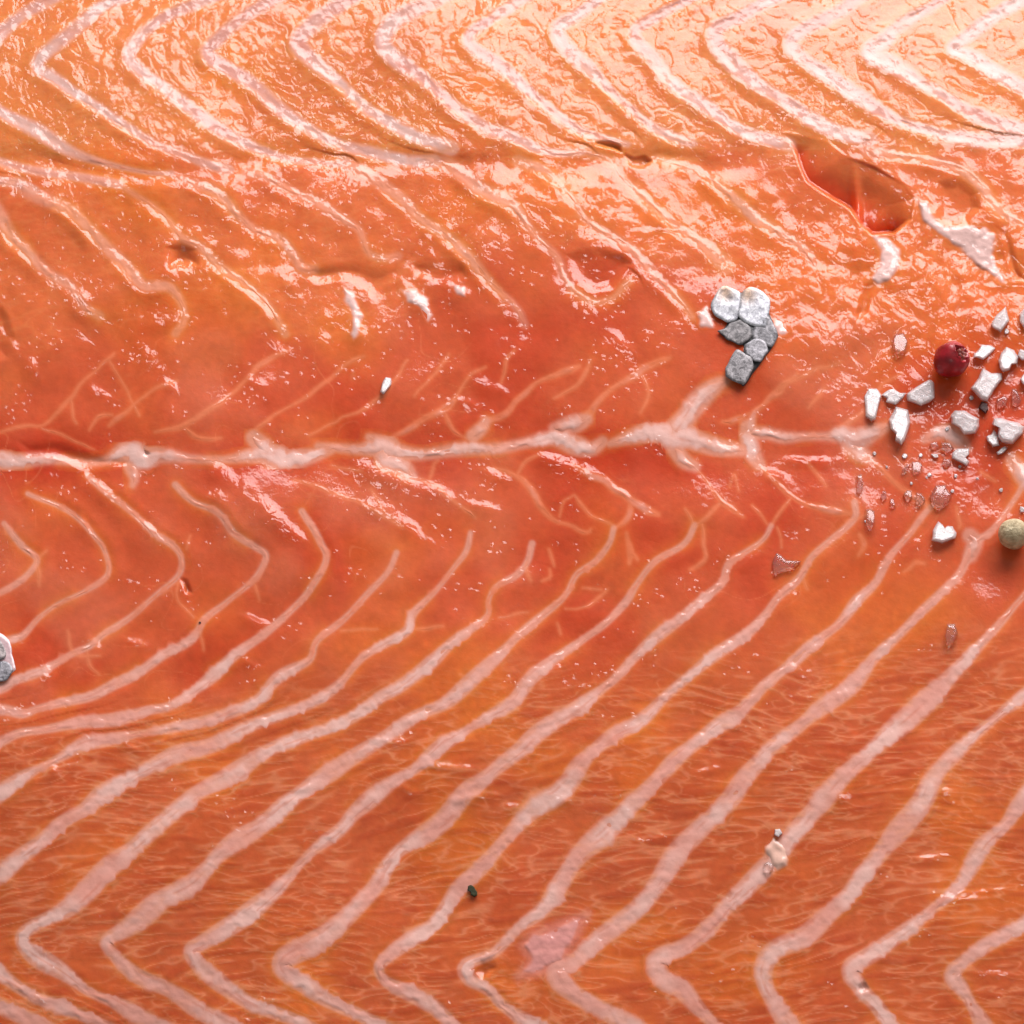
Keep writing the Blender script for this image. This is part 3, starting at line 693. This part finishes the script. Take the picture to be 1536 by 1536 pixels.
def crystal(label, poly, hgt, clear=False, seed=0, group=None, name='salt_crystal', mat=None, cat='salt crystal'):
    r = random.Random(seed * 7 + 3)
    p = np.array(poly, float)
    n = len(p)
    # add mid points for chipped edges
    q = []
    for i in range(n):
        a, b_ = p[i], p[(i + 1) % n]
        q.append(a)
        if np.hypot(*(b_ - a)) > 5:
            m_ = (a + b_) / 2 + np.array([r.uniform(-.6, .6), r.uniform(-.6, .6)]); q.append(m_)
    p = np.array(q); n = len(p)
    c = p.mean(0)
    gx, gy = r.uniform(-.16, .16), r.uniform(-.05, .22)
    h0 = float(hs(c[0], c[1]))
    size = np.hypot(*(p - c).T).mean()
    bmx = bmesh.new(); rings = []
    for z, s_, jit in ((-3.0, 0.88, 0), (0.28 * hgt, 1.0, 0.0), (0.80 * hgt, 0.90, 0.03), (1.0 * hgt, 0.72, 0.0)):
        vs = []
        for a in p:
            d = (a - c) * (s_ + r.uniform(-jit, jit))
            zz = z + (z / hgt if z > 0 else 0) * (gx * d[0] + gy * d[1]) + (r.uniform(-.04, .04) * hgt if 0.5 * hgt < z < 0.9 * hgt else 0)
            vs.append((c[0] + d[0], c[1] + d[1], zz))
        vs = np.array(vs)
        rings.append([bmx.verts.new(unproj(a[0], a[1], (h0 + a[2]) * PX)) for a in vs])
    for a, b_ in zip(rings[:-1], rings[1:]):
        for i in range(n):
            bmx.faces.new((a[i], b_[i], b_[(i + 1) % n], a[(i + 1) % n]))
    tc = bmx.verts.new(unproj(c[0], c[1], (h0 + hgt * 1.0) * PX)); bc = bmx.verts.new(unproj(c[0], c[1], (h0 - 3.2) * PX))
    for i in range(n):
        bmx.faces.new((rings[-1][i], tc, rings[-1][(i + 1) % n]))
        bmx.faces.new((rings[0][(i + 1) % n], bc, rings[0][i]))
    bmesh.ops.recalc_face_normals(bmx, faces=bmx.faces[:])
    loc = Vector(unproj(c[0], c[1], (h0 - 1.0) * PX))
    bmesh.ops.translate(bmx, verts=bmx.verts[:], vec=-loc)
    me = bpy.data.meshes.new(name); bmx.to_mesh(me); bmx.free()
    for f in me.polygons: f.use_smooth = bool(clear)
    me.materials.append(mat or (m_clear if clear else m_frost))
    o = bpy.data.objects.new(name, me); C.objects.link(o); o.location = loc
    bv = o.modifiers.new('chamfer', 'BEVEL'); bv.width = 0.8 * PX; bv.segments = 2; bv.limit_method = 'ANGLE'; bv.angle_limit = math.radians(18)
    return tag(o, label, cat, group)
z5 = lambda L_: [(1276 + x * 0.16927, 420 + y * 0.16927) for x, y in L_]
z6 = lambda L_: [(1276 + x * 0.16927, 620 + y * 0.16927) for x, y in L_]
t5 = lambda L_: [(1024 + x / 3, 512 + y / 3) for x, y in L_]
G = 'salt crystals scattered on the fillet'
SALT = [
 ('white kite-shaped salt crystal standing above the red peppercorn', z5([(1375,230),(1410,360),(1330,465),(1280,440),(1240,400),(1290,310)]), 12, 0),
 ('white salt crystal beside the kite-shaped crystal, away from the peppercorns', z5([(1536,250),(1495,300),(1495,370),(1536,430),(1600,400),(1600,280)]), 12, 0),
 ('thin white bird-shaped salt flake next to the open side of the red peppercorn', z5([(1160,570),(1230,575),(1285,605),(1215,680),(1175,710),(1130,690),(1085,690),(1090,650),(1130,620)]), 9, 0),
 ('rounded glassy salt crystal between the bird-shaped flake and a small chip', z5([(1380,590),(1450,620),(1490,680),(1480,740),(1430,750),(1410,800),(1350,815),(1320,780),(1305,720),(1330,650)]), 14, 0),
 ('small white chip touching the rounded glassy salt crystal', z5([(1500,610),(1560,630),(1580,700),(1520,715),(1480,670)]), 10, 0),
 ('large flat square salt crystal with its corner by the dark pepper fragment', z5([(1170,780),(1250,825),(1340,825),(1345,880),(1285,960),(1255,1010),(1210,1080),(1150,1060),(1060,960),(1130,870)]), 14, 0),
 ('white salt crystal level with the large square one and past its far corner', z5([(1536,830),(1500,880),(1530,930),(1600,930),(1600,830)]), 11, 0),
 ('pink-tinged frosted wedge of salt under the red peppercorn', z5([(700,880),(740,910),(745,1050),(690,1090),(620,1120),(500,1070),(495,1010),(560,960)]), 13, 0),
 ('dull melting upright salt lump at the end of the row below the red peppercorn', z5([(160,960),(230,960),(270,1020),(250,1110),(220,1240),(180,1250),(130,1210),(120,1030)]), 7, 0),
 ('broken salt flake between the melting lump and the frosted wedge', z5([(380,960),(440,1000),(490,1000),(470,1040),(400,1110),(310,1085),(320,1050),(270,1020),(340,970)]), 7, 0),
 ('long white boot-shaped salt crystal under the broken flake', z5([(400,1120),(510,1150),(530,1260),(510,1340),(480,1430),(450,1470),(395,1430),(400,1370),(350,1320),(335,1240),(370,1180)]), 14, 0),
 ('rounded frosted salt crystal beside the dark pepper fragment', z5([(920,1155),(1010,1155),(1140,1230),(1140,1300),(1110,1360),(1000,1370),(960,1310),(890,1270),(885,1200)]), 15, 0),
 ('big bright white salt crystal with a notch, below the dark pepper fragment', z5([(1270,1225),(1330,1220),(1400,1245),(1480,1260),(1536,1300),(1530,1360),(1440,1455),(1340,1440),(1300,1390),(1310,1310),(1250,1280)]), 17, 0),
 ('small frosted salt crystal leaning on the big notched one', z5([(1270,1325),(1310,1390),(1320,1470),(1260,1480),(1210,1430),(1200,1390),(1240,1370)]), 10, 0),
 ('clear wet salt blob half melted beside the red peppercorn', z5([(390,480),(470,470),(510,550),(490,640),(420,680),(380,620),(370,540)]), 6, 1),
 ('clear melting salt pebble next to the dark pepper fragment', z5([(1290,1060),(1360,1020),(1400,1060),(1370,1120),(1300,1130)]), 6, 1),
 ('clear upright salt sliver beyond the melting pebble by the dark fragment', z5([(1430,960),(1480,980),(1515,1070),(1480,1120),(1430,1100),(1420,1000)]), 6, 1),
 ('white star-shaped salt crystal below the rounded frosted one', z6([(950,310),(1050,310),(1055,360),(1020,390),(1055,430),(1030,470),(980,440),(895,400),(900,350)]), 11, 0),
 ('tiny white rice-shaped salt grain under the small leaning crystal', z6([(1370,290),(1390,310),(1350,355),(1300,370),(1290,345),(1330,310)]), 7, 0),
 ('slim clear upright salt stick apart on smooth flesh', z6([(60,545),(100,540),(115,600),(110,670),(80,725),(50,700),(60,620)]), 7, 1),
 ('glassy tooth-shaped salt crystal lying alone below the clear stick', z6([(130,850),(180,838),(215,870),(222,920),(205,1000),(170,1012),(135,980),(130,910)]), 9, 1),
 ('pinkish heart-shaped salt crystal near the top of a fat line', z6([(775,955),(815,985),(835,1015),(860,995),(905,1000),(940,1060),(930,1110),(870,1130),(810,1155),(715,1130),(725,1040)]), 10, 0),
 ('small clear salt grain with a bright cap beside another clear drop', z6([(500,680),(545,690),(550,740),(510,775),(465,720)]), 6, 1),
 ('clear drop-shaped salt grain next to the bright-capped grain', z6([(580,700),(630,710),(665,770),(620,830),(575,790)]), 6, 1),
 ('clear melting salt cube with a white top at the end of a fat line', z6([(750,640),(840,630),(850,665),(900,720),(870,790),(780,840),(710,800),(700,730)]), 8, 1),
 ('clear arched salt bead above the bright-capped grain', z6([(540,430),(600,420),(640,460),(620,520),(570,530),(540,490)]), 5, 1),
 ('thin clear salt sliver curving beside the arched bead', z6([(500,450),(530,450),(500,520),(455,540),(455,500)]), 5, 1),
 ('tiny clear salt grain between the clear stick and the capped grain', z6([(280,690),(315,690),(315,760),(285,785),(265,730)]), 5, 1),
 ('tiny boot-shaped clear salt grain below its twin on smooth flesh', z6([(350,755),(380,760),(400,825),(350,830)]), 5, 1),
 ('flat white salt scrap beside the star-shaped crystal', z6([(710,360),(770,360),(780,390),(740,395)]), 5, 0),
 ('wet glassy salt patch above the flat white scrap', z6([(700,270),(760,250),(790,300),(720,310)]), 5, 1),
 ('wet glassy salt slab between the rounded frosted and star-shaped crystals', z6([(800,260),(880,260),(920,310),(860,360),(800,320)]), 6, 1),
 ('clear salt bead under the star-shaped crystal', z6([(820,400),(880,400),(890,460),(840,490),(810,450)]), 5, 1),
 ('lone clear oval salt crystal on the striped flank', t5([(1190,1270),(1225,1270),(1240,1310),(1225,1350),(1190,1385),(1178,1330)]), 8, 1),
 ('clear triangular salt splinter lying beside a fat line far from the rest', t5([(420,950),(440,960),(470,985),(535,990),(500,1020),(450,1030),(410,1060),(400,1000)]), 7, 1),
 ('single oblong salt grain alone on smooth flesh above the central seam', [(512+200/3,512+160/3),(587,567),(587,577),(575.5,592),(570,588),(573,575)], 6, 0),
 ('clear salt bead stuck on the white fat lump', [(1146,1296),(1152,1292),(1160,1296),(1160,1304),(1152,1308),(1145,1304)], 7, 1),
 ('pink salt grain at the far tip of the white fat lump', [(1162,1244),(1170,1243),(1174,1250),(1168,1256),(1161,1252)], 6, 0),
]
for i, (lb, poly, hg, cl) in enumerate(SALT): crystal(lb, poly, hg, bool(cl), i, G)
TINY = [(1276+480*.169,620+380*.169,4.2),(1276+1335*.169,620+680*.169,3.6),(1276+700*.169,620+545*.169,3.2),(1276+930*.169,620+555*.169,3.4),(1276+905*.169,620+690*.169,3.2),
        (1276+1520*.169,620+850*.169,4.5),(1457,597,3.6),(1510,497,5),(1440,700,2.6),(1312,680,3.0),(1381,683,3.2),(1367,725,2.6),(1298,782,2.2),(1330,700,2.2),(1348,655,3.0),(1466,718,2.2),(1390,716,2.0),(1421,643,3.4)]
for i, (x, y, r_) in enumerate(TINY):
    rr = random.Random(i)
    poly = [(x + r_ * rr.uniform(.7, 1.2) * math.cos(a), y + r_ * rr.uniform(.8, 1.3) * math.sin(a)) for a in [k * math.pi / 3 for k in range(6)]]
    crystal('tiny glinting salt speck scattered among the larger salt crystals', poly, r_ * 0.7, False, 80 + i, 'tiny salt specks')

# ------------------------------------------------------------------ pepper
def surf_mat(name, stops, scale, rough, bdist, bscale=None, coat=0.0, sss=0.0, detail=5):
    m, nt, b = nodes(name)
    n = noise_tex(nt, scale, detail, 0.6, 0.3); r = ramp(nt, n.outputs['Fac'], stops)
    nt.links.new(r.outputs[0], b.inputs['Base Color']); b.inputs['Roughness'].default_value = rough
    b.inputs['Coat Weight'].default_value = coat; b.inputs['Coat Roughness'].default_value = 0.15
    if sss: b.inputs['Subsurface Weight'].default_value = sss; b.inputs['Subsurface Scale'].default_value = 0.0005
    n2 = noise_tex(nt, bscale or scale, 4, 0.6); bp = bump(nt, n2.outputs['Fac'], 1.0, bdist)
    nt.links.new(bp.outputs[0], b.inputs['Normal'])
    return m
m_husk = surf_mat('pink_pepper_husk', [(0.3, tuple(lin(128, 4, 18))), (0.7, tuple(lin(190, 14, 36)))], 500, 0.38, 0.00012, 700, 0.25)
m_inner = surf_mat('pepper_inside', [(0.3, tuple(lin(96, 20, 18))), (0.7, tuple(lin(170, 84, 72)))], 900, 0.4, 0.00015, 900, 0.4)
m_white = surf_mat('white_pepper', [(0.3, tuple(lin(150, 128, 92))), (0.55, tuple(lin(206, 188, 150))), (0.75, tuple(lin(222, 206, 170)))], 800, 0.62, 0.00045, 1300)
m_dark = surf_mat('dark_pepper', [(0.3, tuple(lin(40, 10, 6))), (0.7, tuple(lin(84, 26, 18)))], 1200, 0.6, 0.0002, 1500, 0.0)
m_herb = surf_mat('dark_herb', [(0.3, tuple(lin(26, 30, 10))), (0.7, tuple(lin(54, 56, 22)))], 1500, 0.85, 0.0002, 1800, 0.0)

CAMZ = np.array([0, -st, ct]); CAMX = np.array([1.0, 0, 0]); CAMY = np.array([0, ct, st])
def ball(name, px, py, r_px, mat, deform, seg=56, rg=40, lift=0.0, parent=None, offset=None):
    bmx = bmesh.new(); bmesh.ops.create_uvsphere(bmx, u_segments=seg, v_segments=rg, radius=1.0)
    for v in bmx.verts:
        d = np.array(v.co); d = d / np.linalg.norm(d)
        v.co = Vector(deform(d) * r_px * PX)
    me = bpy.data.meshes.new(name); bmx.to_mesh(me); bmx.free()
    for f in me.polygons: f.use_smooth = True
    me.materials.append(mat)
    o = bpy.data.objects.new(name, me); C.objects.link(o)
    if parent: o.parent = parent; o.location = offset
    return o
def seat(px, py, r_px, sink=1.5):
    """centre of a ball of radius r seen at pixel (px, py) and resting on the flesh"""
    z = (float(hs(px, py + r_px * 0.4)) + r_px - sink) * PX
    return Vector(unproj(px, py, z))
hole = 0.56 * CAMX + 0.36 * CAMY + 0.74 * CAMZ; hole /= np.linalg.norm(hole)
e1 = np.cross(hole, [0, 0, 1.0]); e1 /= np.linalg.norm(e1); e2 = np.cross(hole, e1)
tip = -0.72 * CAMX - 0.62 * CAMY + 0.1 * CAMZ; tip /= np.linalg.norm(tip)
tip2 = -0.4 * CAMX - 0.9 * CAMY; tip2 /= np.linalg.norm(tip2)
def husk_def(d):
    a = math.acos(max(-1, min(1, d @ hole))); ph = math.atan2(d @ e2, d @ e1)
    edge = 0.50 + 0.07 * math.sin(3 * ph + 1) + 0.05 * math.sin(5 * ph) + 0.035 * math.sin(9 * ph + 2)
    r = 1.0 + 0.025 * math.sin(4 * d[0] + 2 * d[2]) + 0.02 * math.sin(7 * d[1] + 3 * d[0])
    r += 0.10 * max(0, (d @ tip)) ** 8 + 0.09 * max(0, (d @ tip2)) ** 10 - 0.03 * max(0, d @ CAMY)
    if a < edge:
        t = min(1, (edge - a) / 0.10); t = t * t * (3 - 2 * t)
        r = r * (1.03 - 0.45 * t)
    else:
        r += 0.035 * math.exp(-((a - edge) / 0.07) ** 2)
    return d * r * 0.97
pep = bpy.data.objects.new('pink_peppercorn', None); C.objects.link(pep)
pc = seat(1428, 538, 27)
pep.location = pc - Vector((0, 0, 27 * PX))
tag(pep, 'wrinkled dark red peppercorn with a torn open hole, resting among the salt', 'peppercorn')
up = Vector((0, 0, 27 * PX))
ball('husk', 0, 0, 28, m_husk, husk_def, 80, 60, parent=pep, offset=up)
ball('seed', 0, 0, 13, m_inner, lambda d: d * (1 + 0.14 * math.sin(5 * d[0] + 1) + 0.12 * math.sin(6 * d[2]) + 0.08 * math.sin(11 * d[1])), 32, 24, parent=pep, offset=up + Vector(hole * 10.5 * PX) + Vector(CAMX * 2 * PX))
rp = np.random.RandomState(8); dirs = rp.randn(14, 3); dirs /= np.linalg.norm(dirs, axis=1)[:, None]
wp = ball('white_peppercorn', 0, 0, 23, m_white, lambda d: d * (1 + 0.010 * float(np.sin(dirs @ d * 7).sum()) * 0.35))
wp.location = seat(1520.5, 801, 23)
tag(wp, 'round beige white peppercorn with a finely pitted skin beside a fat line', 'peppercorn')
crystal('small dark brown pepper fragment touching the square salt crystal', z5([(1160,1075),(1215,1095),(1220,1150),(1195,1190),(1130,1135)]), 9, False, 61, None, 'pepper_fragment', m_dark, 'pepper')
# flake of herb: two lobes
crystal('tiny dark green herb flake lying on a fat line of the lower flank', [(702,1329),(706,1327),(710,1329),(713,1334),(716,1338),(716,1343),(712,1346),(706,1343),(705,1338),(701,1335)], 4, False, 62, None, 'herb_flake', m_herb, 'herb')
crystal('minute black speck on the smooth flesh by a thin vein', [(298,933),(300,932),(302,934),(300,936)], 2, False, 63, None, 'dark_speck', m_dark, 'speck')

# ------------------------------------------------------------------ pieces of skin with scales
def scale_mat(name, lo, hi, warm, metal, rough):
    m, nt, b = nodes(name)
    n = noise_tex(nt, 1500, 7, 0.72, 0.8)
    r = ramp(nt, n.outputs['Fac'], [(0.34, lo), (0.50, tuple((np.array(lo) + np.array(hi)) / 2)), (0.62, hi)])
    at = nt.nodes.new('ShaderNodeAttribute'); at.attribute_name = 'tint'
    mx = nt.nodes.new('ShaderNodeMix'); mx.data_type = 'RGBA'; mx.blend_type = 'MULTIPLY'; mx.inputs['Factor'].default_value = 1.0
    nt.links.new(r.outputs[0], mx.inputs[6]); nt.links.new(at.outputs['Color'], mx.inputs[7])
    nt.links.new(mx.outputs[2], b.inputs['Base Color'])
    b.inputs['Metallic'].default_value = metal; b.inputs['Roughness'].default_value = rough
    bp = bump(nt, n.outputs['Fac'], 1.0, 0.00005); nt.links.new(bp.outputs[0], b.inputs['Normal'])
    return m
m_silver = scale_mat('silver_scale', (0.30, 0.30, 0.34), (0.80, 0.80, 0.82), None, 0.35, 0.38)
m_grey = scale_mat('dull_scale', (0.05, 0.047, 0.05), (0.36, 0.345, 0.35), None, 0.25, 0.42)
m_skin = surf_mat('dark_skin', [(0.3, (0.012, 0.012, 0.013)), (0.7, (0.05, 0.048, 0.05))], 1500, 0.35, 0.0001, 1500, 0.3)

def straight(poly, step=3.0):
    p = np.array(poly, float); out = []
    for a, b_ in zip(p, np.roll(p, -1, 0)):
        n = max(2, int(np.hypot(*(b_ - a)) / step)); t = np.linspace(0, 1, n, endpoint=False)[:, None]
        out.append(a + (b_ - a) * t)
    q = np.vstack(out)
    return 0.5 * q + 0.25 * (np.roll(q, 1, 0) + np.roll(q, -1, 0))
def plate(poly, z0, thick, tilt_px, tintfn, mat, name, parent, origin, dome=0.25, grow=1.0):
    """a thin domed plate with a rim, outline in pixels; heights in pixels above the local flesh"""
    p = straight(np.array(poly, float)); cc = p.mean(0); p = cc + (p - cc) * grow
    p = p + np.stack([samp(fr, p[:, 0] * 0.6, p[:, 1] * 0.6), samp(fr, p[:, 0] * 0.6 + 70, p[:, 1] * 0.6 + 30)], -1) * 0.55
    c = p.mean(0); n = len(p); h0 = float(hs(c[0], c[1]))
    R = np.hypot(*(p - c).T).mean()
    rows = [(0.97, -thick), (1.0, -0.35 * thick), (0.985, 0.0), (0.8, None), (0.6, None), (0.4, None), (0.2, None)]
    vs, tn = [], []
    for s_, zz in rows:
        q = c + (p - c) * s_
        dz = dome * (1 - s_ ** 2) + (zz if zz is not None else 0)
        z = h0 + z0 + dz + tilt_px[0] * (q[:, 0] - c[0]) / R + tilt_px[1] * (q[:, 1] - c[1]) / R + (0.35 * samp(fr2, q[:, 0] * 1.5, q[:, 1] * 1.5) if zz is None else 0)
        vs.append(unproj(q[:, 0], q[:, 1], z * PX)); tn.append(tintfn(q, s_))
    z = h0 + z0 + dome
    vs = np.vstack(vs + [unproj(c[0], c[1], z * PX)[None]]); tn = np.vstack(tn + [tintfn(c[None], 0.0)])
    k = len(rows); f = []
    for a in range(k - 1):
        for i in range(n): f.append((a * n + i, a * n + (i + 1) % n, (a + 1) * n + (i + 1) % n, (a + 1) * n + i))
    ci = k * n
    bmx = bmesh.new()
    bv = [bmx.verts.new(v - origin) for v in vs]
    for q in f: bmx.faces.new([bv[i] for i in q])
    for i in range(n): bmx.faces.new((bv[(k - 1) * n + i], bv[(k - 1) * n + (i + 1) % n], bv[ci]))
    bmx.faces.new([bv[i] for i in range(n)][::-1])
    bmesh.ops.recalc_face_normals(bmx, faces=bmx.faces[:])
    me = bpy.data.meshes.new(name); bmx.to_mesh(me); bmx.free()
    for q in me.polygons: q.use_smooth = q.index >= 2 * n         # the rim keeps a crisp edge
    a = me.attributes.new('tint', 'FLOAT_COLOR', 'POINT'); t4 = np.ones((len(vs), 4), np.float32); t4[:, :3] = tn; a.data.foreach_set('color', t4.ravel())
    me.materials.append(mat)
    o = bpy.data.objects.new(name, me); C.objects.link(o); o.parent = parent
    return o
z4 = lambda L_: np.array([(1020 + x * 0.1302, 400 + y * 0.1302) for x, y in L_])
skin = bpy.data.objects.new('skin_scrap', None); C.objects.link(skin)
so = P(1112, 505, 0); skin.location = so
tag(skin, 'scrap of dark fish skin with silver scales stuck on the orange flesh', 'fish skin')
def t_plain(c_, edge=0.25):
    return lambda q, s_: np.zeros((len(q), 3)) + np.array(c_) * (1 - edge * sm(0.86, 1.0, np.array(float(s_))))
def t_warm(cy0, cy1, cx0, cx1):          # rust-coloured stain near the root of the scale
    def f(q, s_):
        t = (1 - sm(cy0, cy1, q[:, 1])) * np.exp(-((q[:, 0] - cx0) / cx1) ** 2)
        base_ = np.zeros((len(q), 3)) + np.array([1, 1, 1.02]) * (1 - 0.35 * float(sm(0.88, 1.0, np.array(float(s_)))))
        return mixc(base_, np.array([0.80, 0.50, 0.30]), 0.85 * t)
    return f
plate(z4([(520,300),(800,300),(1000,420),(1030,560),(1115,740),(1140,800),(1090,880),(1000,1010),(870,1200),(735,1385),(705,1360),(690,1300),(740,1100),(740,900),(690,905),(560,860),(440,760),(520,700),(560,640),(450,580),(400,480)]), 2.0, 3.5, (0, 0), t_plain((1, 1, 1), 0.0), m_skin, 'skin', skin, so, 1.0)
SC = [([(500,225),(600,260),(690,310),(690,430),(680,500),(650,610),(560,640),(470,600),(390,540),(365,480),(370,410),(420,320),(450,260)], 8, (0, -1.0), t_warm(440, 460, 1088, 13), m_silver),
      ([(800,245),(870,255),(960,310),(1025,390),(1020,500),(980,690),(860,670),(740,630),(665,560),(690,480),(695,370),(740,290)], 8.5, (0, -1.0), t_warm(442, 464, 1122, 13), m_silver),
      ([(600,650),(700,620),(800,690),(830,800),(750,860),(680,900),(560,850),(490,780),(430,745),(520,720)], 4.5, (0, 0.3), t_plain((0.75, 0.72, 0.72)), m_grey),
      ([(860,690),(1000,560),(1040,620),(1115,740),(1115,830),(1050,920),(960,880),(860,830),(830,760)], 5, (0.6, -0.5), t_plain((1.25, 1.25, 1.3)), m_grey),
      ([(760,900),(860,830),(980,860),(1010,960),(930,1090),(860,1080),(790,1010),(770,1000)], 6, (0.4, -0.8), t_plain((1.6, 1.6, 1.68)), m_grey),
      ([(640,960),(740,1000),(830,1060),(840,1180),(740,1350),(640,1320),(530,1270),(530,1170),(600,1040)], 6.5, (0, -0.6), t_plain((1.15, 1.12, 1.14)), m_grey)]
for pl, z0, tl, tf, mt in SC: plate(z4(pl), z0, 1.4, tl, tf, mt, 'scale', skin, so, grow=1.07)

z7 = lambda L_: np.array([(x * 0.11719, 880 + y * 0.11719) for x, y in L_])
skin2 = bpy.data.objects.new('skin_scrap', None); C.objects.link(skin2)
so2 = P(2, 992, 0); skin2.location = so2
tag(skin2, 'sliver of pale skin edge with two rounded grey scales lying on thin veins', 'fish skin')
plate(z7([(-140,560),(0,590),(70,640),(130,700),(150,800),(175,930),(205,1060),(178,1080),(60,1230),(-140,1220)]), 1.5, 3.0, (0, 0), t_plain((1, 1, 1), 0), surf_mat('pale_rim', [(0.3, tuple(lin(196, 160, 164))), (0.7, tuple(lin(226, 196, 198)))], 900, 0.3, 0.0001, 900, 0.5), 'skin', skin2, so2, 1.0)
plate(z7([(-140,640),(-20,660),(50,740),(80,840),(70,920),(0,950),(-140,950)]), 5.5, 2.0, (0, 0), t_plain((1.5, 1.35, 1.3)), m_grey, 'scale', skin2, so2)
plate(z7([(-140,990),(0,958),(80,955),(140,990),(172,1070),(110,1180),(30,1225),(-140,1200)]), 6.0, 2.0, (0, 0), t_plain((1.4, 1.4, 1.5)), m_grey, 'scale', skin2, so2)
